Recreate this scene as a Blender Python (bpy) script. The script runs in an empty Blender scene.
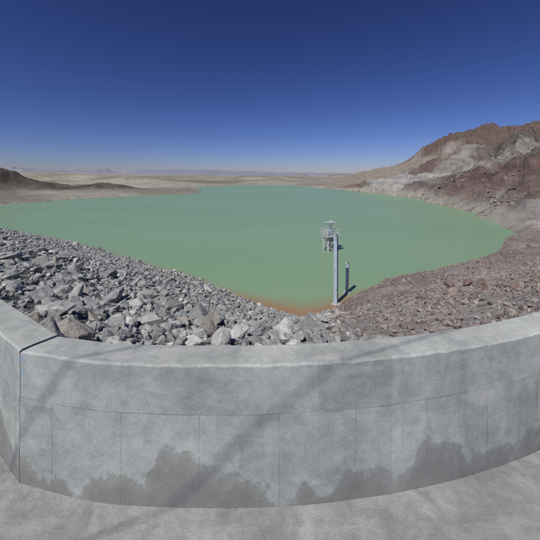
import bpy, bmesh, math, random
import numpy as np
from mathutils import Vector, Matrix, noise as mnoise
random.seed(5); rng=np.random.default_rng(11)
S=bpy.context.scene
ZW=-9.6
# ---------------------------------------------------------------- noise
TAB=rng.random((256,256))
def vnoise(x,y):
    xi=np.floor(x).astype(int); yi=np.floor(y).astype(int)
    fx=x-xi; fy=y-yi
    fx=fx*fx*fx*(fx*(fx*6-15)+10); fy=fy*fy*fy*(fy*(fy*6-15)+10)
    a=TAB[xi&255,yi&255]; b=TAB[(xi+1)&255,yi&255]; c=TAB[xi&255,(yi+1)&255]; d=TAB[(xi+1)&255,(yi+1)&255]
    return (a*(1-fx)+b*fx)*(1-fy)+(c*(1-fx)+d*fx)*fy
def fbm(x,y,s,o=4,seed=0):
    v=0;a=1;t=0
    for i in range(o):
        ca,sa=math.cos(.6*i+seed),math.sin(.6*i+seed)
        v=v+a*vnoise((x*ca-y*sa)/s+17.3*i+seed*7.1,(x*sa+y*ca)/s+9.1*i+seed*3.7); t+=a; a*=.5; s=s/2.03
    return v/t
def ridged(x,y,s,o=4,seed=0):
    v=0;a=1;t=0
    for i in range(o):
        ca,sa=math.cos(.9*i+seed),math.sin(.9*i+seed)
        n=vnoise((x*ca-y*sa)/s+11.3*i+seed*5.1,(x*sa+y*ca)/s+7.7*i+seed*2.3)
        v=v+a*(1-np.abs(2*n-1)); t+=a; a*=.5; s=s/2.1
    return v/t
def sstep(a,b,x):
    t=np.clip((x-a)/(b-a),0,1); return t*t*(3-2*t)
def polydist(px,py,poly):
    """signed distance, positive outside"""
    d=np.full(px.shape,1e18); inside=np.zeros(px.shape,bool)
    n=len(poly)
    for i in range(n):
        ax,ay=poly[i]; bx,by=poly[(i+1)%n]
        ex,ey=bx-ax,by-ay
        t=np.clip(((px-ax)*ex+(py-ay)*ey)/(ex*ex+ey*ey),0,1)
        d=np.minimum(d,(px-ax-t*ex)**2+(py-ay-t*ey)**2)
        if ay!=by:
            c=((ay>py)!=(by>py))&(px<ex*(py-ay)/ey+ax)
            inside^=c
    d=np.sqrt(d)
    return np.where(inside,-d,d)
def catmull(P,k=12):
    P=[np.array(p,float) for p in P]; P=[2*P[0]-P[1]]+P+[2*P[-1]-P[-2]]
    out=[]
    for i in range(1,len(P)-2):
        for j in range(k):
            t=j/k
            out.append(.5*((2*P[i])+(-P[i-1]+P[i+1])*t+(2*P[i-1]-5*P[i]+4*P[i+1]-P[i+2])*t*t+(-P[i-1]+3*P[i]-3*P[i+1]+P[i+2])*t**3))
    out.append(P[-2]); return np.array(out)
# ---------------------------------------------------------------- layout
WATER=[(-125,107),(-95,88.5),(-61,67.6),(-28,49),(-8.2,34.5),(-1,28),(2.6,25.4),(5,26.5),(7.2,28.8),(13.7,34.3),(20,37.5),(27.6,41.4),(36,47),(43.4,55.4),
 (50,62),(55,72),(60,84),(66,94.7),(66,106),(68,120),(74,150),(72,180),(66,205),(56,240),(40,300),(22,350),(-12,365),(-50,330),(-72,300),
 (-60,250),(-46,200),(-64,180),(-82,164),(-100,144),(-108,120),(-122,113)]
LD=np.array([-.841,.541]); LN=np.array([.541,.841])
L0=np.array([-1.955,2.345])
MAIN=catmull([(-1.945,2.335),(-1.25,2.20),(-.5,2.163),(.22,2.18),(.98,2.27),(1.69,2.42),(2.36,2.62),(3.3,3.0),(5,3.85),(8,5.7),(14,9.6)],14)
def offs(P,d):
    T=np.gradient(P,axis=0); T/=np.linalg.norm(T,axis=1)[:,None]
    return P+d*np.stack([-T[:,1],T[:,0]],1)
mb=offs(MAIN,.55)[10::14]
CREST=[tuple(L0+LD*170+LN*.55),tuple(L0+LN*.55)]+[tuple(p) for p in mb]+[(14.5,10),(20,2),(2,-8)]+[tuple(L0+LD*170-LN*9)]
RP_X=[60,104,137,170,190,203,217,231,264,297,400,600,900]
RP_Z=[-9,0,9,17,22,35,46,52,50,57,70,60,40]
def terrain(x,y):
    wob=fbm(x,y,14,4,1)-.5
    r=np.hypot(x,y)
    far=sstep(60,140,r)
    sd=polydist(x,y,WATER)+wob*(2.2+5*far)*1.2
    dc=polydist(x,y,CREST)
    pos=np.maximum(sd,0)
    bank=ZW+1.6*(1-np.exp(-pos/9))+2.6*(1-np.exp(-pos/120))+(fbm(x,y,60,5,2)-.5)*3.0*sstep(5,60,pos)+(fbm(x,y,6,4,3)-.5)*.5*sstep(0,4,pos)
    # eastern hill foot
    east=sstep(20,62,x-.05*y)*sstep(56,95,y+.12*x)*(1-sstep(200,290,y))
    rg=ridged(x,y,34,5,4)
    foot=np.minimum(.31*pos,26+.04*pos)
    foot=foot*(.42+.9*rg)+sstep(1,8,pos)*(ridged(x,y,11,5,5)-.45)*8.0+sstep(0,3,pos)*1.0
    z=bank+east*np.maximum(foot,0)
    # main ridge
    prof=np.interp(x+ (fbm(x,y,50,3,6)-.5)*22,RP_X,RP_Z)-ZW
    yc=338+(fbm(x,y,90,2,7)-.5)*30
    fy=np.where(y<yc,np.exp(-((yc-y)/58)**2),np.exp(-((y-yc)/190)**2))
    rr=ridged(x*1.3,y*.7,55,5,8)
    hill=prof*fy*(.62+.56*rr)+ (ridged(x,y,16,4,9)-.5)*5.0*fy*sstep(0,18,prof)
    hill=hill*sstep(2,40,pos)
    z=np.maximum(z,ZW+hill)
    # left dark hill and low mounds
    for (gx,gy,a,sx,sy) in [(-176,180,14,24,26),(-132,184,4.0,15,9),(-112,205,4.0,19,9),(-205,215,7,40,30),(-70,255,3.2,25,10),(-150,330,5,50,18),(-300,420,9,90,50),(-30,520,5,80,25)]:
        g=np.exp(-((x-gx)/sx)**2-((y-gy)/sy)**2)
        z=z+a*g*(.65+.6*ridged(x,y,22,4,10))*sstep(2,14,pos)
    z=z+sstep(500,2500,r)*(fbm(x,y,500,4,12)-.35)*14
    # dam embankment
    dcp=np.maximum(dc,0)
    dam=ZW+(9.6-.25)*pos/(pos+dcp+1e-6)*np.exp(-(dcp/95)**2)
    damside=sstep(-3,3,-(x-.14*y-1.0))
    dam=dam+ (1-damside)*((fbm(x,y,9,4,13)-.5)*1.6+(fbm(x,y,2.6,3,14)-.5)*.4)*sstep(0,6,pos)*sstep(0,5,dcp)
    dmk=np.exp(-(dcp/80)**4)
    z=np.maximum(z,np.where(dmk>.02,dam,-99))
    k=sstep(0,1,1-np.clip((dcp-40)/25,0,1))
    z=z*(1-k)+dam*k
    z=np.where(sd<=0,np.maximum(ZW+sd*.3-.02,ZW-4),np.maximum(z,ZW+.01))
    z=np.where(dc<.0,-.06,z)
    return z,sd,dc
# ---------------------------------------------------------------- helpers
def new_mat(name):
    m=bpy.data.materials.new(name); m.use_nodes=True
    nt=m.node_tree; b=nt.nodes['Principled BSDF']; return m,nt,b
def N(nt,t,**k):
    n=nt.nodes.new(t)
    for a,v in k.items():
        if a in n.inputs: n.inputs[a].default_value=v
        else: setattr(n,a,v)
    return n
def L(nt,a,b): nt.links.new(a,b)
def noise(nt,vec,scale,detail=6,rough=.6,dist=0):
    n=nt.nodes.new('ShaderNodeTexNoise'); n.inputs['Scale'].default_value=scale; n.inputs['Detail'].default_value=min(detail,4)
    n.inputs['Roughness'].default_value=rough; n.inputs['Distortion'].default_value=dist
    if vec is not None: L(nt,vec,n.inputs['Vector'])
    return n.outputs['Fac']
def ramp(nt,fac,stops):
    r=nt.nodes.new('ShaderNodeValToRGB'); e=r.color_ramp.elements
    while len(e)<len(stops): e.new(.5)
    for i,(p,c) in enumerate(stops):
        e[i].position=p; e[i].color=(c[0],c[1],c[2],1) if hasattr(c,'__len__') else (c,c,c,1)
    L(nt,fac,r.inputs[0]); return r.outputs[0]
def mix(nt,fac,a,b,mode='MIX'):
    m=nt.nodes.new('ShaderNodeMix'); m.data_type='RGBA'; m.blend_type=mode
    for sock,v in ((0,fac),(6,a),(7,b)):
        if isinstance(v,(int,float)): m.inputs[sock].default_value=v
        elif isinstance(v,tuple): m.inputs[sock].default_value=(*v,1)
        else: L(nt,v,m.inputs[sock])
    return m.outputs[2]
def math_(nt,op,a,b=0.0,c=0.0):
    m=nt.nodes.new('ShaderNodeMath'); m.operation=op
    for i,v in enumerate((a,b,c)):
        if isinstance(v,(int,float)): m.inputs[i].default_value=v
        else: L(nt,v,m.inputs[i])
    return m.outputs[0]
def bump(nt,b,h,strength,dist):
    n=nt.nodes.new('ShaderNodeBump'); n.inputs['Strength'].default_value=strength; n.inputs['Distance'].default_value=dist
    L(nt,h,n.inputs['Height']); L(nt,n.outputs[0],b.inputs['Normal']); return n
def mesh_np(name,V,F,mat,smooth=False,col=None):
    me=bpy.data.meshes.new(name); me.vertices.add(len(V)); me.vertices.foreach_set('co',np.ascontiguousarray(V,dtype=np.float32).ravel())
    k=F.shape[1]; me.loops.add(F.size); me.loops.foreach_set('vertex_index',F.astype(np.int32).ravel())
    me.polygons.add(len(F)); me.polygons.foreach_set('loop_start',np.arange(0,F.size,k,dtype=np.int32))
    me.polygons.foreach_set('loop_total',np.full(len(F),k,dtype=np.int32))
    me.polygons.foreach_set('use_smooth',np.full(len(F),smooth))
    me.update(calc_edges=True); me.validate()
    if col is not None:
        a=me.color_attributes.new('Col','FLOAT_COLOR','POINT')
        c=np.concatenate([col,np.ones((len(col),1))],1).astype(np.float32); a.data.foreach_set('color',c.ravel())
    ob=bpy.data.objects.new(name,me); S.collection.objects.link(ob); me.materials.append(mat); return ob
# ---------------------------------------------------------------- ground
A=np.concatenate([np.linspace(-50,50,1000),np.linspace(50,310,150)[1:-1]])*math.pi/180
R=np.concatenate([[.3,.8,1.4],np.exp(np.linspace(math.log(2),math.log(9000),700))])
AA,RR=np.meshgrid(A,R); X=(RR*np.sin(AA)).ravel(); Y=(RR*np.cos(AA)).ravel()
Z,SD,DC=terrain(X,Y)
na,nr=len(A),len(R)
ii=np.arange(nr-1)[:,None]*na; jj=np.arange(na)[None,:]; j2=(jj+1)%na
F=np.stack([ii+jj,ii+na+jj,ii+na+j2,ii+j2],-1).reshape(-1,4)[:,::-1]
def C(*c): return np.array(c)[None,:]
def lerp(a,b,t): return a*(1-t[:,None])+b*t[:,None]
pos=np.maximum(SD,0)
n1=fbm(X,Y,40,5,21); n2=fbm(X,Y,120,4,22); n3=fbm(X,Y,9,4,23)
col=lerp(C(.22,.20,.165),C(.32,.295,.245),sstep(.35,.65,n1))
r_=np.hypot(X,Y)
# pale sand flats
col=lerp(col,C(.42,.39,.34)+0*col,sstep(.57,.66,fbm(X*.5,Y,70,4,44))*sstep(220,300,r_)*(1-sstep(1200,2500,r_))*.7)
col=lerp(col,C(.175,.185,.115)+0*col,sstep(.42,.6,n2)*.75*sstep(300,400,Y)*(1-sstep(1500,3000,r_)))
col=lerp(col,C(.27,.26,.25)+0*col,sstep(800,5000,r_))  # distance haze mixed into the plain's colour as pale grey
md=0
for gx,gy,sx,sy in [(-176,180,34,34),(-132,184,17,11),(-112,205,21,11),(-205,215,44,34)]:
    md=md+np.exp(-(((X-gx)/sx)**2+((Y-gy)/sy)**2)**1.5)
col=lerp(col,lerp(C(.07,.058,.05)+0*col,C(.115,.095,.083)+0*col,sstep(.4,.6,n3)),np.clip(md*1.5,0,.95))
# east hills
east=sstep(15,50,X-.05*Y)*sstep(52,75,Y+.1*X)
er=lerp(C(.28,.255,.225),C(.145,.12,.11),sstep(.42,.58,fbm(X,Y,26,5,25)))
er=lerp(er,C(.165,.11,.10)+0*er,sstep(.48,.58,fbm(X*.7,Y,19,5,24))*.8)
er=lerp(er,C(.40,.385,.365)+0*er,sstep(.46,.58,fbm(X,Y*.6,24,5,26))*(1-sstep(11,21,Z-ZW))*.9)
strat=.5+.5*np.sin((Z+.18*X+fbm(X,Y,20,3,47)*9)*1.15)
er=er*(1-.30*(strat[:,None])*(sstep(3,10,pos)*sstep(260,200,Y))[:,None])
er=lerp(er,C(.26,.225,.185)+0*er,sstep(230,290,Y)*(1-sstep(150,205,X+(n1-.5)*60))*.9)
er=lerp(er,C(.125,.088,.073)+0*er,sstep(22,36,Z-ZW)*sstep(185,220,X+(n1-.5)*60)*sstep(215,260,Y)*.95)
col=lerp(col,er,east*sstep(1.5,6,pos))
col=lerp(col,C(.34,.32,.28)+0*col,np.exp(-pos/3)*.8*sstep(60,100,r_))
# near embankments
damside=sstep(-2,2,-(X-.15*Y-.8)+(n3-.5)*3)
near=1-sstep(48,80,DC)
gr=lerp(C(.25,.20,.185),C(.36,.31,.29),sstep(.35,.65,fbm(X,Y,5,5,27)))
gr=lerp(gr,C(.37,.345,.32)+0*gr,sstep(.5,.65,fbm(X,Y,17,3,28))*.6)
dm=lerp(C(.17,.172,.17),C(.26,.26,.255),sstep(.35,.65,fbm(X,Y,2,5,29)))
nc=gr*(1-damside[:,None])+dm*damside[:,None]
far_l=damside*sstep(100,140,r_)
col=lerp(col,nc,near*(1-far_l)*(SD>-1))
cd=np.exp(-(((X-4)/5)**2+((Y-25.0)/4)**2))
col=lerp(col,C(.33,.205,.135)+0*col,np.exp(-(np.maximum(pos-.1,0)/.8)**2)*sstep(90,60,r_)*np.clip(.15+cd,0,.85))
col=lerp(col,C(.34,.235,.165)+0*col,np.exp(-(((X-4)/3.2)**2+((Y-24.0)/2.4)**2))*.9)
col=lerp(col,C(.16,.11,.07)+0*col,(SD<0)*1.0)
gm,nt,b=new_mat('ground_mat')
at=N(nt,'ShaderNodeAttribute',attribute_name='Col'); geo=N(nt,'ShaderNodeNewGeometry')
p=geo.outputs['Position']
nf=noise(nt,p,3.5,5,.85)
f1=ramp(nt,nf,[(.3,.6),(.7,1.38)])
nb=noise(nt,p,.22,5,.75)
f2=ramp(nt,nb,[(.3,.74),(.7,1.26)])
c=mix(nt,1.0,at.outputs['Color'],f1,'MULTIPLY'); c=mix(nt,1.0,c,f2,'MULTIPLY')
L(nt,c,b.inputs['Base Color']); b.inputs['Roughness'].default_value=.95; b.inputs['Specular IOR Level'].default_value=.1
hb=math_(nt,'ADD',nf,math_(nt,'MULTIPLY',nb,3.0))
bump(nt,b,hb,.9,.25)
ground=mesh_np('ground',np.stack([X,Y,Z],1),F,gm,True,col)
# ---------------------------------------------------------------- water
A2=np.linspace(-56,56,500)*math.pi/180; R2=np.exp(np.linspace(math.log(18),math.log(460),420))
AA,RR=np.meshgrid(A2,R2); X2=(RR*np.sin(AA)).ravel(); Y2=(RR*np.cos(AA)).ravel()
z2,sd2,_=terrain(X2,Y2); n_a=len(A2)
ii=np.arange(len(R2)-1)[:,None]*n_a; jj=np.arange(n_a-1)[None,:]
F2=np.stack([ii+jj,ii+n_a+jj,ii+n_a+jj+1,ii+jj+1],-1).reshape(-1,4)[:,::-1]
F2=F2[(sd2[F2].min(1)<1.5)]
used,inv=np.unique(F2,return_inverse=True); F2=inv.reshape(-1,4)
X2,Y2,s2=X2[used],Y2[used],-sd2[used]
corner=np.exp(-(((X2-1.5)/7.5)**2+((Y2-26)/4.5)**2))
dn=(1-sstep(60,120,np.hypot(X2,Y2)))*(1-sstep(6,12,X2))
sh=np.clip(np.exp(-np.maximum(s2,0)/(.35+.2*dn+2.4*corner))*(.35+.3*dn+.6*corner),0,1)
wcol=np.stack([sh,sh,sh],1)
wm,nt,b=new_mat('water_mat')
at=N(nt,'ShaderNodeAttribute',attribute_name='Col'); geo=N(nt,'ShaderNodeNewGeometry'); p=geo.outputs['Position']
mp=N(nt,'ShaderNodeMapping'); L(nt,p,mp.inputs[0]); mp.inputs['Scale'].default_value=(.012,.03,.02)
g=mix(nt,ramp(nt,noise(nt,mp.outputs[0],1.0,4,.55),[(.35,0.),(.65,1.)]),(.19,.30,.172),(.215,.32,.195))
sm=ramp(nt,at.outputs['Fac'],[(.1,0.),(.9,1.)])
c=mix(nt,sm,g,(.29,.18,.10))
L(nt,c,b.inputs['Base Color']); b.inputs['Roughness'].default_value=.3; b.inputs['IOR'].default_value=1.33; b.inputs['Specular IOR Level'].default_value=.2
mp2=N(nt,'ShaderNodeMapping'); L(nt,p,mp2.inputs[0]); mp2.inputs['Scale'].default_value=(1.2,2.2,1)
bump(nt,b,noise(nt,mp2.outputs[0],1.5,4,.6),.45,.06)
mesh_np('water',np.stack([X2,Y2,np.full(len(X2),ZW)],1),F2,wm,True,wcol)
# ---------------------------------------------------------------- rocks
def rock_variant(seed,sub):
    rs=random.Random(seed); bm=bmesh.new()
    sx,sy,sz=1,rs.uniform(.6,.95),rs.uniform(.34,.64)
    for i in range(rs.randint(11,17)):
        v=Vector((rs.gauss(0,1),rs.gauss(0,1),rs.gauss(0,1))).normalized()
        m=max(abs(v.x),abs(v.y),abs(v.z)); v=v.lerp(v/m*.85,.6)*rs.uniform(.82,1.08)
        bm.verts.new((v.x*sx*.5,v.y*sy*.5,v.z*sz*.5))
    r=bmesh.ops.convex_hull(bm,input=bm.verts)
    for v in [v for v in bm.verts if not v.link_faces]: bm.verts.remove(v)
    if sub:
        bmesh.ops.bevel(bm,geom=list(bm.edges),offset=.014,segments=1,affect='EDGES',profile=.5)
        bmesh.ops.triangulate(bm,faces=bm.faces)
        for it in range(2):
            bmesh.ops.subdivide_edges(bm,edges=[e for e in bm.edges if e.calc_length()>.13],cuts=1,use_grid_fill=True)
            bmesh.ops.triangulate(bm,faces=bm.faces)
        bm.normal_update()
        for v in bm.verts:
            v.co+=v.normal*(mnoise.noise(v.co*4+Vector((seed,0,0)))*.05+mnoise.noise(v.co*12+Vector((seed,0,0)))*.02)
    bmesh.ops.triangulate(bm,faces=bm.faces)
    bm.verts.ensure_lookup_table()
    V=np.array([v.co[:] for v in bm.verts]); Fc=np.array([[v.index for v in f.verts] for f in bm.faces]); bm.free(); return V,Fc
VAR_HI=[rock_variant(i,True) for i in range(14)]; VAR_LO=[rock_variant(100+i,False) for i in range(14)]
def rotmats(n,tilt=.5):
    yaw=rng.uniform(0,2*math.pi,n); a=rng.normal(0,tilt,n); bb=rng.normal(0,tilt,n)
    cz,sz=np.cos(yaw),np.sin(yaw); cx,sx=np.cos(a),np.sin(a); cy,sy=np.cos(bb),np.sin(bb)
    Rz=np.zeros((n,3,3)); Rz[:,0,0]=cz;Rz[:,0,1]=-sz;Rz[:,1,0]=sz;Rz[:,1,1]=cz;Rz[:,2,2]=1
    Rx=np.zeros((n,3,3)); Rx[:,0,0]=1;Rx[:,1,1]=cx;Rx[:,1,2]=-sx;Rx[:,2,1]=sx;Rx[:,2,2]=cx
    Ry=np.zeros((n,3,3)); Ry[:,1,1]=1;Ry[:,0,0]=cy;Ry[:,0,2]=sy;Ry[:,2,0]=-sy;Ry[:,2,2]=cy
    return Rx@Ry@Rz
def scatter(name,px,py,size,colors,mat,hi_dist,sink=.12,tilt=.45):
    pz,_,_=terrain(px,py); n=len(px); dist=np.hypot(px,py)
    Rm=rotmats(n,tilt); vi=rng.integers(0,14,n); Vs=[];Fs=[];Cs=[];off=0
    for hi in (True,False):
        for k in range(14):
            m=(vi==k)&(((dist<hi_dist)&(size>.22))==hi)
            if not m.any(): continue
            V,Fc=(VAR_HI if hi else VAR_LO)[k]
            W=np.einsum('nij,vj->nvi',Rm[m],V)*size[m][:,None,None]
            W[:,:,0]+=px[m][:,None]; W[:,:,1]+=py[m][:,None]; W[:,:,2]+=(pz[m]+size[m]*(.25-sink))[:,None]
            q=m.sum(); nv=len(V)
            Vs.append(W.reshape(-1,3)); Fs.append((Fc[None]+(np.arange(q)*nv)[:,None,None]+off).reshape(-1,3)); Cs.append(np.repeat(colors[m],nv,0)); off+=q*nv
    return mesh_np(name,np.concatenate(Vs),np.concatenate(Fs),mat,False,np.concatenate(Cs))
def rock_mat(name):
    m,nt,b=new_mat(name)
    at=N(nt,'ShaderNodeAttribute',attribute_name='Col'); geo=N(nt,'ShaderNodeNewGeometry'); p=geo.outputs['Position']
    nn=noise(nt,p,8,5,.85)
    c=mix(nt,1.0,at.outputs['Color'],ramp(nt,nn,[(.3,.66),(.7,1.32)]),'MULTIPLY')
    c=mix(nt,ramp(nt,noise(nt,p,1.3,3,.6),[(.55,0.),(.75,.35)]),c,(.30,.285,.26))
    L(nt,c,b.inputs['Base Color']); b.inputs['Roughness'].default_value=.9; b.inputs['Specular IOR Level'].default_value=.2
    bump(nt,b,nn,.7,.06); return m
rm=rock_mat('riprap_rock_mat'); bmt=rock_mat('boulder_mat')
def riprap_pts(n,tmin,tmax,nmin,nmax):
    t=rng.uniform(tmin,tmax,n); d=rng.uniform(nmin,nmax,n)
    P=L0[None]+LD[None]*t[:,None]+LN[None]*d[:,None]; x,y=P[:,0],P[:,1]
    _,sd,dc=terrain(x,y)
    edge=x-.15*y-.8+(fbm(x,y,3,3,31)-.5)*3
    m=(sd>-.3)&(dc>.4)&(edge<rng.normal(0,.5,n))&(x>-1.02*y-4)&(y>2.5)
    return x[m],y[m],sd[m],dc[m]
px=[];py=[];sz=[]
for (n,lo,hi,pw) in [(14000,.26,.60,1.5),(40000,.11,.28,1),(3000,.58,1.3,2.0)]:
    x,y,sd,dc=riprap_pts(n,-16,95,0.3,30)
    s=lo+(hi-lo)*rng.random(len(x))**pw
    if hi>1:
        keep=rng.random(len(x))<np.clip(1.15-dc/12,.02,1); x,y,s=x[keep],y[keep],s[keep]
    px.append(x);py.append(y);sz.append(s)
px=np.concatenate(px);py=np.concatenate(py);sz=np.concatenate(sz)
t=rng.random(len(px)); base=lerp(C(.215,.22,.22),C(.40,.402,.395),t**1.1)
w=(rng.random(len(px))<.09); base[w]=C(.31,.285,.26)*rng.uniform(.7,1.1,(w.sum(),1)); w=(rng.random(len(px))<.07); base[w]=C(.50,.49,.47)
scatter('riprap_rocks',px,py,sz,base,rm,20,sink=.12,tilt=.4)
# brown shore stones
n=80000; x=rng.uniform(-2,64,n)**1.0; y=rng.uniform(4,70,n)
_,sd,dc=terrain(x,y); edge=x-.15*y-.8
cl=fbm(x,y,6,4,33)
m=(sd>-.2)&(dc>.5)&(edge>-.8)&(x<1.0*y+4)&(rng.random(n)<np.clip((cl-.34)*4.5,.3,1))
x,y,dc,cl=x[m],y[m],dc[m],cl[m]
s=.07+.26*rng.random(len(x))**2.6
t=rng.random(len(x)); base=lerp(C(.17,.13,.118),C(.35,.30,.28),t)
scatter('shore_stones',x,y,s,base,bmt,0,sink=.08)
n=9000; x=rng.uniform(1,44,n); y=rng.uniform(8,50,n); _,sd,dc=terrain(x,y); edge=x-.15*y-.8
pr=.006+.6*np.exp(-(((x-14.5)/4.0)**2+((y-17.0-.15*(x-14))/1.6)**2))+.14*np.exp(-(((x-2.6)/2.6)**2+((y-18)/4)**2))
m=(sd>-.2)&(dc>.5)&(edge>-.5)&(x<1.0*y+4)&(rng.random(n)<pr); x,y=x[m],y[m]
s=.28+.62*rng.random(len(x))**2; t=rng.random(len(x)); base=lerp(C(.16,.105,.09),C(.30,.24,.21),t); base[x<7]=C(.38,.37,.35)
scatter('shore_boulders',x,y,s,base,bmt,40,sink=.08)
# crag blocks on eastern hill foot
n=9000; x=rng.uniform(55,190,n); y=rng.uniform(62,230,n); zz,sd,dc=terrain(x,y); cl=fbm(x,y,16,4,35)
m=(sd>.3)&(rng.random(n)<np.clip((cl-.52)*8,.02,1))&(x<1.05*y); x,y=x[m],y[m]
s=.4+1.6*rng.random(len(x))**2.8; t=rng.random(len(x)); base=lerp(C(.15,.115,.11),C(.32,.29,.27),t)
scatter('hillside_boulders',x,y,s,base,bmt,0,sink=.2)
# ---------------------------------------------------------------- concrete
def concrete(name,wall):
    m,nt,b=new_mat(name); geo=N(nt,'ShaderNodeNewGeometry'); p=geo.outputs['Position']
    c=mix(nt,ramp(nt,noise(nt,p,1.4,5,.7),[(.35,0.),(.65,1.)]),(.315,.325,.312),(.44,.45,.425))
    c=mix(nt,1.0,c,ramp(nt,noise(nt,p,9,5,.8),[(.3,.80),(.7,1.14)]),'MULTIPLY')
    fine=noise(nt,p,60,4,.8)
    c=mix(nt,1.0,c,ramp(nt,fine,[(.3,.88),(.7,1.1)]),'MULTIPLY')
    h=fine
    if wall:
        uv=N(nt,'ShaderNodeUVMap',uv_map='UVMap'); sep=N(nt,'ShaderNodeSeparateXYZ'); L(nt,uv.outputs[0],sep.inputs[0])
        u,v=sep.outputs[0],sep.outputs[1]
        wob=math_(nt,'MULTIPLY',math_(nt,'SUBTRACT',noise(nt,p,5,3),.5),.016)
        uu=math_(nt,'ADD',math_(nt,'DIVIDE',math_(nt,'ADD',u,wob),.575),-.52)
        fr=math_(nt,'ABSOLUTE',math_(nt,'SUBTRACT',math_(nt,'FRACT',uu),.5))
        vl=math_(nt,'GREATER_THAN',fr,.493)
        below=math_(nt,'LESS_THAN',v,.668)
        vl=math_(nt,'MULTIPLY',vl,below)
        hl=math_(nt,'LESS_THAN',math_(nt,'ABSOLUTE',math_(nt,'SUBTRACT',math_(nt,'ADD',v,wob),.67)),.0035)
        brk=ramp(nt,noise(nt,p,3.3,3,.5),[(.38,0.2),(.56,1.)])
        ln=math_(nt,'MULTIPLY',math_(nt,'MAXIMUM',vl,hl),brk)
        comb=N(nt,'ShaderNodeCombineXYZ'); L(nt,math_(nt,'FLOOR',math_(nt,'ADD',uu,.5)),comb.inputs[0]); L(nt,below,comb.inputs[1])
        wn=N(nt,'ShaderNodeTexWhiteNoise'); L(nt,comb.outputs[0],wn.inputs['Vector'])
        c=mix(nt,1.0,c,ramp(nt,wn.outputs['Value'],[(0.,.87),(1.,1.08)]),'MULTIPLY')
        c=mix(nt,math_(nt,'MULTIPLY',ln,.50),c,(.13,.13,.13))
        # pale laitance smears
        mps=N(nt,'ShaderNodeMapping'); L(nt,uv.outputs[0],mps.inputs[0]); mps.inputs['Scale'].default_value=(1.6,4,1); mps.inputs['Rotation'].default_value=(0,0,.35)
        c=mix(nt,ramp(nt,noise(nt,mps.outputs[0],1.5,5,.65,.4),[(.5,0.),(.68,.5)]),c,(.49,.49,.47))
        # damp patches creeping up from the base, patchy along the wall
        st=noise(nt,p,2.6,5,.7,.3)
        cx=N(nt,'ShaderNodeCombineXYZ'); L(nt,u,cx.inputs[0])
        pat=ramp(nt,noise(nt,cx.outputs[0],1.1,2,.5),[(.40,0.),(.56,.62)])
        dv=math_(nt,'SUBTRACT',math_(nt,'ADD',math_(nt,'MULTIPLY',st,1.3),pat),math_(nt,'MULTIPLY',v,2.0))
        c=mix(nt,ramp(nt,dv,[(.58,0.),(.66,.5),(.95,.75)]),c,(.165,.165,.157))
        mp=N(nt,'ShaderNodeMapping'); L(nt,uv.outputs[0],mp.inputs[0]); mp.inputs['Scale'].default_value=(9,.7,1)
        c=mix(nt,ramp(nt,noise(nt,mp.outputs[0],1,4,.65),[(.52,0.),(.78,.3)]),c,(.23,.23,.225))
        bl=math_(nt,'MULTIPLY',math_(nt,'LESS_THAN',math_(nt,'ADD',u,math_(nt,'MULTIPLY',noise(nt,p,20,3),.07)),.06),math_(nt,'MULTIPLY',math_(nt,'LESS_THAN',v,1.0),math_(nt,'GREATER_THAN',v,.82)))
        c=mix(nt,math_(nt,'MULTIPLY',bl,math_(nt,'MULTIPLY',ramp(nt,noise(nt,p,28,3),[(.42,0.),(.58,1.)]),.5)),c,(.16,.38,.62))
        vo=N(nt,'ShaderNodeTexVoronoi',Scale=26.0); L(nt,p,vo.inputs['Vector'])
        hole=math_(nt,'MULTIPLY',math_(nt,'LESS_THAN',vo.outputs['Distance'],.09),math_(nt,'GREATER_THAN',st,.52))
        c=mix(nt,math_(nt,'MULTIPLY',hole,.6),c,(.12,.12,.12))
        h=math_(nt,'SUBTRACT',math_(nt,'SUBTRACT',math_(nt,'ADD',h,math_(nt,'MULTIPLY',st,1.2)),math_(nt,'MULTIPLY',ln,.9)),math_(nt,'MULTIPLY',hole,1.5))
        bump(nt,b,h,.4,.008)
    else:
        c=mix(nt,ramp(nt,noise(nt,p,2.3,5,.75,.5),[(.43,0.),(.60,.6)]),c,(.21,.21,.20))
        mps=N(nt,'ShaderNodeMapping'); L(nt,p,mps.inputs[0]); mps.inputs['Scale'].default_value=(1,5,1); mps.inputs['Rotation'].default_value=(0,0,-.1)
        c=mix(nt,ramp(nt,noise(nt,mps.outputs[0],1.3,4,.7),[(.5,0.),(.64,.4)]),c,(.42,.415,.40))
        g120=noise(nt,p,120,3,.6)
        c=mix(nt,ramp(nt,g120,[(.56,0.),(.68,.5)]),c,(.14,.135,.13))
        c=mix(nt,1.0,c,(.88,.88,.88),'MULTIPLY')
        bump(nt,b,math_(nt,'ADD',fine,math_(nt,'MULTIPLY',noise(nt,p,8,4,.7),1.2)),.6,.014)
    L(nt,c,b.inputs['Base Color']); b.inputs['Roughness'].default_value=.88; b.inputs['Specular IOR Level'].default_value=.25
    return m
cw=concrete('parapet_concrete_mat',True); cp=concrete('pavement_concrete_mat',False)
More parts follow.
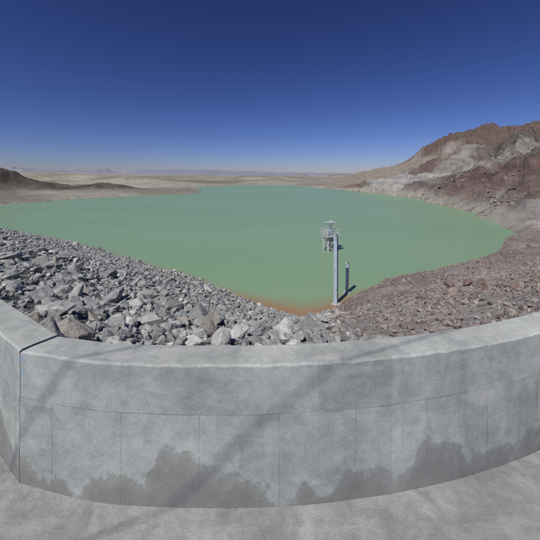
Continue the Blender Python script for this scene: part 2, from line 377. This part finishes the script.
def wall(name,front,back,top,uo=0.0):
    k=len(front); s=np.concatenate([[0],np.cumsum(np.linalg.norm(np.diff(front,axis=0),axis=1))])+uo
    ch=.014; zs=[-.35]+list(np.linspace(0,top-ch,14))
    prof=[(0,z) for z in zs]+[(ch,top)]+[(f,top) for f in (.35,.7)]+[(1-ch,top),(1,top-ch),(1,-.35)]
    V=[];UV=[]
    for i in range(k):
        d=back[i]-front[i]; w=np.linalg.norm(d)
        for (f,z) in prof:
            f2=f/w if f==ch else (1-ch/w if f==1-ch else f)
            q=front[i]+d*f2
            j=.0035*(mnoise.noise(Vector((q[0]*3,q[1]*3,z*3)))) + .0015*mnoise.noise(Vector((q[0]*14,q[1]*14,z*14)))
            ch2=.008*mnoise.noise(Vector((q[0]*9,q[1]*9,7)))+.004*mnoise.noise(Vector((q[0]*30,q[1]*30,7))) if f in (ch,) or (f==0 and z==zs[-1]) else 0
            q=q-d/w*j
            V.append((q[0],q[1],z+(j if f>0 else 0)+ch2)); UV.append((s[i],z+(f*w if z>=top else 0)))
    m=len(prof); Fs=[]
    for i in range(k-1):
        for j in range(m-1): Fs.append((i*m+j,(i+1)*m+j,(i+1)*m+j+1,i*m+j+1))
    Fs.append(tuple(range(m))); Fs.append(tuple(reversed(range((k-1)*m,k*m))))
    me=bpy.data.meshes.new(name); me.from_pydata(V,[],Fs); 
    ul=me.uv_layers.new(name='UVMap')
    for l in me.loops: ul.data[l.index].uv=UV[l.vertex_index]
    bm=bmesh.new(); bm.from_mesh(me); bmesh.ops.recalc_face_normals(bm,faces=bm.faces); bm.to_mesh(me); bm.free()
    ob=bpy.data.objects.new(name,me); S.collection.objects.link(ob); me.materials.append(cw); return ob
fr=catmull([tuple(MAIN[i]) for i in range(0,len(MAIN),4)],10)
bk=offs(fr,.265); wgt=np.clip(1-np.arange(len(fr))/50,0,1)[:,None]
bk=bk*(1-wgt)+(fr+LN*.27)*wgt
wall('parapet_wall',fr,bk,1.027)
tt=np.concatenate([np.linspace(.006,6,90),np.linspace(6.5,168,60)])
lf=(L0[None]+LD[None]*tt[:,None])[::-1]; wall('parapet_wall.001',lf,lf+LN*.27,1.034,.3)
# pavement
pv=[tuple(p) for p in MAIN]+[(15,9),(20.3,1.5),(2,-8.5),tuple(L0+LD*168-LN*9),tuple(L0+LD*168)]
me=bpy.data.meshes.new('pavement'); bm=bmesh.new()
f=bm.faces.new([bm.verts.new((x,y,0)) for x,y in pv]); 
bmesh.ops.triangulate(bm,faces=bm.faces); bmesh.ops.recalc_face_normals(bm,faces=bm.faces); bm.to_mesh(me); bm.free()
if me.polygons[0].normal.z<0: me.flip_normals()
ob=bpy.data.objects.new('pavement',me); S.collection.objects.link(ob); me.materials.append(cp)
# ---------------------------------------------------------------- steelwork
def paint(name,colr,rough=.5,metal=0.0):
    m,nt,b=new_mat(name); geo=N(nt,'ShaderNodeNewGeometry'); p=geo.outputs['Position']
    c=mix(nt,ramp(nt,noise(nt,p,3,5,.7),[(.5,0.),(.72,.6)]),colr,(.16,.10,.065))
    c=mix(nt,1.0,c,ramp(nt,noise(nt,p,14,4,.6),[(.3,.85),(.7,1.1)]),'MULTIPLY')
    L(nt,c,b.inputs['Base Color']); b.inputs['Roughness'].default_value=rough; b.inputs['Metallic'].default_value=metal; return m
grey=paint('galvanised_paint_mat',(.44,.53,.64)); dark=paint('dark_steel_mat',(.07,.09,.13)); conc=paint('tower_concrete_mat',(.42,.42,.40),.9); white=paint('white_paint_mat',(.52,.54,.54)); wood=paint('pole_timber_mat',(.16,.12,.09),.9)
def box(bm,c,s,rot=0,mi=0):
    r=bmesh.ops.create_cube(bm,size=1); M=Matrix.Translation(c)@Matrix.Rotation(rot,4,'Z')@Matrix.Diagonal((*s,1))
    bmesh.ops.transform(bm,matrix=M,verts=r['verts'])
    for f in {f for v in r['verts'] for f in v.link_faces}: f.material_index=mi
def rod(bm,a,bb,r,mi=0,seg=8,r2=None):
    a=Vector(a);bb=Vector(bb);d=bb-a; q=bmesh.ops.create_cone(bm,cap_ends=True,segments=seg,radius1=r,radius2=r if r2 is None else r2,depth=d.length)
    M=Matrix.Translation((a+bb)/2)@d.to_track_quat('Z','Y').to_matrix().to_4x4(); bmesh.ops.transform(bm,matrix=M,verts=q['verts'])
    for f in {f for v in q['verts'] for f in v.link_faces}: f.material_index=mi
def finish(name,bm,loc,mats,parent=None,rz=0):
    me=bpy.data.meshes.new(name); bm.to_mesh(me); bm.free()
    for m in mats: me.materials.append(m)
    ob=bpy.data.objects.new(name,me); ob.location=loc; ob.rotation_euler[2]=rz; S.collection.objects.link(ob)
    if parent: ob.parent=parent
    return ob
tw=bpy.data.objects.new('intake_tower',None); S.collection.objects.link(tw); tw.location=(9.6,48,ZW-.1); tw.rotation_euler[2]=.35; tw.scale=(.86,.86,.95)
bm=bmesh.new()
for sx in(-1,1):
    for sy in(-1,1):
        rod(bm,(sx*.95,sy*.95,-3),(sx*.85,sy*.85,2.5),.13)
for z in (.5,1.5):
    for a,b_ in (((-.9,-.9),(.9,-.9)),((.9,-.9),(.9,.9)),((.9,.9),(-.9,.9)),((-.9,.9),(-.9,-.9))): rod(bm,(*a,z),(*b_,z),.06)
for a,b_ in (((-.9,-.9),(.9,-.9)),((.9,-.9),(.9,.9)),((-.9,.9),(.9,.9)),((-.9,-.9),(-.9,.9))):
    rod(bm,(*a,.5),(*b_,2.4),.045); rod(bm,(*b_,.5),(*a,2.4),.045)
finish('legs',bm,(0,0,0),[white],tw)
bm=bmesh.new(); box(bm,(0,0,2.55),(2.7,2.5,.16)); box(bm,(0,0,.2),(.8,.8,4.5),0,0); box(bm,(.9,0,2.4),(.5,2.2,.14))
finish('deck',bm,(0,0,0),[conc],tw)
bm=bmesh.new()
for z in (3.1,3.65):
    for a,b_ in (((-1.3,-1.2),(1.3,-1.2)),((1.3,-1.2),(1.3,1.2)),((1.3,1.2),(-1.3,1.2)),((-1.3,1.2),(-1.3,-1.2))): rod(bm,(*a,z),(*b_,z),.035)
for x in (-1.3,-.43,.43,1.3):
    for y in (-1.2,1.2): rod(bm,(x,y,2.63),(x,y,3.67),.035)
for y in (-.4,.4):
    for x in (-1.3,1.3): rod(bm,(x,y,2.63),(x,y,3.67),.035)
finish('railing',bm,(0,0,0),[white],tw)
bm=bmesh.new()
for x in (-.7,.7): 
    for y in (-.45,.45): rod(bm,(x,y,2.63),(x*.85,y*.8,4.7),.06)
box(bm,(0,0,4.78),(1.7,1.1,.14)); box(bm,(-.1,0,3.1),(.75,.7,.9),0,1); rod(bm,(0,0,3.5),(0,0,5.1),.07); 
rod(bm,(-.45,-.5,3.4),(-.45,-.56,3.4),.33,1,16); rod(bm,(.3,-.3,4.86),(.3,.3,4.86),.22,1,12)
rod(bm,(-.6,.38,4.0),(.6,.38,4.0),.04); rod(bm,(-.6,-.38,4.0),(.6,-.38,4.0),.04)
finish('gate_hoist',bm,(0,0,0),[white,grey],tw)
bm=bmesh.new()
for s in (-.2,.2): rod(bm,(-1.38,s,-1),(-1.38,s,3.7),.035)
for i in range(15): rod(bm,(-1.38,-.2,-.6+.3*i),(-1.38,.2,-.6+.3*i),.022)
finish('ladder',bm,(0,0,0),[white],tw)
def column(name,loc,h,w,rz,lean):
    e=bpy.data.objects.new(name,None); S.collection.objects.link(e); e.location=loc; e.rotation_euler=(0,lean,rz)
    bm=bmesh.new(); t=.05
    box(bm,(0,0,h/2-1),(t,w-.104,h+2),0,1); box(bm,(0,w/2-.025,h/2-1),(w,.05,h+2)); box(bm,(0,-w/2+.025,h/2-1),(w,.05,h+2))
    finish('beam',bm,(0,0,0),[grey,dark],e)
    bm=bmesh.new(); box(bm,(0,0,h+.03),(w+.08,w+.08,.056)); box(bm,(w*.2,0,h+.12),(.1,w*.8,.12),0,1)
    finish('cap_plate',bm,(0,0,0),[grey,dark],e)
    bm=bmesh.new()
    for i in range(int(h/.35)): rod(bm,(w/2+.0,-w*.32,.4+i*.35),(w/2+.0,w*.32,.4+i*.35),.018)
    finish('rungs',bm,(0,0,0),[dark],e)
    bm=bmesh.new(); box(bm,(0,0,-.35),(w+.4,w+.4,.7)); bmesh.ops.bevel(bm,geom=bm.edges[:],offset=.05,segments=1,affect='EDGES')
    finish('footing',bm,(0,0,0),[conc],e); return e
def gz(x,y): return float(terrain(np.array([x]),np.array([y]))[0][0])
column('steel_column',(6.15,28.0,max(gz(6.15,28.0),ZW)+.05),6.2,.32,-.55,0)
column('steel_column',(7.85,30.6,ZW+.1),2.8,.28,-.4,.02)
# unseen cables on poles, added behind the viewpoint to shade bands across the parapet
pd=Vector((-.926,-.377,0)); pn=Vector((.377,-.926,0))
c0=Vector((-1.62,-.8,5.82)); offA=[0,-.78]
ends=[c0-pd*16,c0+pd*19]
for i,e_ in enumerate(ends):
    bm=bmesh.new(); mid=e_-pn*.39
    rod(bm,(0,0,-.6),(0,0,6.5),.15,0,14,.10); a=-pn*.75; b2=pn*.75
    rod(bm,(a.x,a.y,6.09),(b2.x,b2.y,6.09),.055)
    for o in (-.39,.39): q=pn*o; rod(bm,(q.x,q.y,6.09),(q.x,q.y,6.28),.045,1,10)
    finish('shadow_cable_pole',bm,(mid.x,mid.y,0),[wood,grey])
for o in offA:
    bm=bmesh.new(); a=ends[0]+pn*o; b2=ends[1]+pn*o; n=24; pr=None
    for k in range(n+1):
        t=k/n; q=a.lerp(b2,t); q.z+=-.5*4*t*(1-t)+.47
        if pr: rod(bm,pr,q,.0065,0,6)
        pr=q
    finish('shadow_cable',bm,(0,0,0),[dark])
# ---------------------------------------------------------------- distant mountains
def mountains(name,dist,thick,hfun,colr,seed):
    a=np.linspace(-60,60,900)*math.pi/180; rr=np.linspace(dist,dist+thick,26)
    AA,RR=np.meshgrid(a,rr); x=(RR*np.sin(AA)).ravel(); y=(RR*np.cos(AA)).ravel()
    v=((RR-dist)/thick).ravel(); h=hfun(np.degrees(AA.ravel()))
    z=-14+h*np.sin(np.clip(v,0,1)*math.pi)**.8*(.35+.85*ridged(x,y,dist*.09,5,seed))
    n_=len(a); ii=np.arange(len(rr)-1)[:,None]*n_; jj=np.arange(n_-1)[None,:]
    Fm=np.stack([ii+jj,ii+n_+jj,ii+n_+jj+1,ii+jj+1],-1).reshape(-1,4)[:,::-1]
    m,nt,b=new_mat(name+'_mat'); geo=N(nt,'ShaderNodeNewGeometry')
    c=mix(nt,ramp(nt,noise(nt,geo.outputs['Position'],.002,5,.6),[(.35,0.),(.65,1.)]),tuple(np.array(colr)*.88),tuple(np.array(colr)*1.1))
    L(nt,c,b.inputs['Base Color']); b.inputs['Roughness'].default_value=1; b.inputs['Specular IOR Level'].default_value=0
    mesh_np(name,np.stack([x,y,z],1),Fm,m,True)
mountains('distant_mountains',7200,1700,lambda d:np.interp(d,[-60,-42,-30,-22,-10,0,12,25,60],[190,170,145,175,150,100,60,50,50]),(.23,.235,.285),41)  # pale bluish base colour carries the aerial haze
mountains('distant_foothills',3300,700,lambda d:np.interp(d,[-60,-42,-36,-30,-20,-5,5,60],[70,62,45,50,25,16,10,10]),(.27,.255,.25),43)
# ---------------------------------------------------------------- light, sky, camera
sunv=Vector((-.42,-.62,1.0)).normalized()
el=math.asin(sunv.z); az=math.atan2(sunv.x,sunv.y)
sl=bpy.data.lights.new('sun','SUN'); sl.energy=4.1; sl.angle=math.radians(.53); sl.color=(1,.98,.92)
so=bpy.data.objects.new('sun',sl); so.rotation_euler=sunv.to_track_quat('Z','Y').to_euler(); S.collection.objects.link(so)
w=bpy.data.worlds.new('World'); S.world=w; w.use_nodes=True; nt=w.node_tree
sky=nt.nodes.new('ShaderNodeTexSky'); sky.sky_type='NISHITA'; sky.sun_disc=False; sky.sun_elevation=el; sky.sun_rotation=az
sky.altitude=1000; sky.air_density=1.0; sky.dust_density=.5; sky.ozone_density=4.5
# clearer, deeper high-desert air: steepen the sky's own gradient and cool it
ga=nt.nodes.new('ShaderNodeGamma'); ga.inputs[1].default_value=1.4; nt.links.new(sky.outputs[0],ga.inputs[0])
tint=nt.nodes.new('ShaderNodeMix'); tint.data_type='RGBA'; tint.blend_type='MULTIPLY'; tint.inputs[0].default_value=1
k=.07**.40
tint.inputs[7].default_value=(1.02*k,.93*k,1.32*k,1); nt.links.new(ga.outputs[0],tint.inputs[6])
bg=nt.nodes['Background']; bg.inputs[1].default_value=.07; nt.links.new(tint.outputs[2],bg.inputs[0])
cam=bpy.data.cameras.new('camera'); co=bpy.data.objects.new('camera',cam); S.collection.objects.link(co)
co.location=(0,0,2.4); co.rotation_euler=(math.radians(90),0,0); cam.lens=20; cam.sensor_width=36; cam.shift_y=-95/540; cam.clip_start=.05; cam.clip_end=30000
S.camera=co
S.view_settings.view_transform='Standard'; S.view_settings.look='None'; S.view_settings.exposure=0
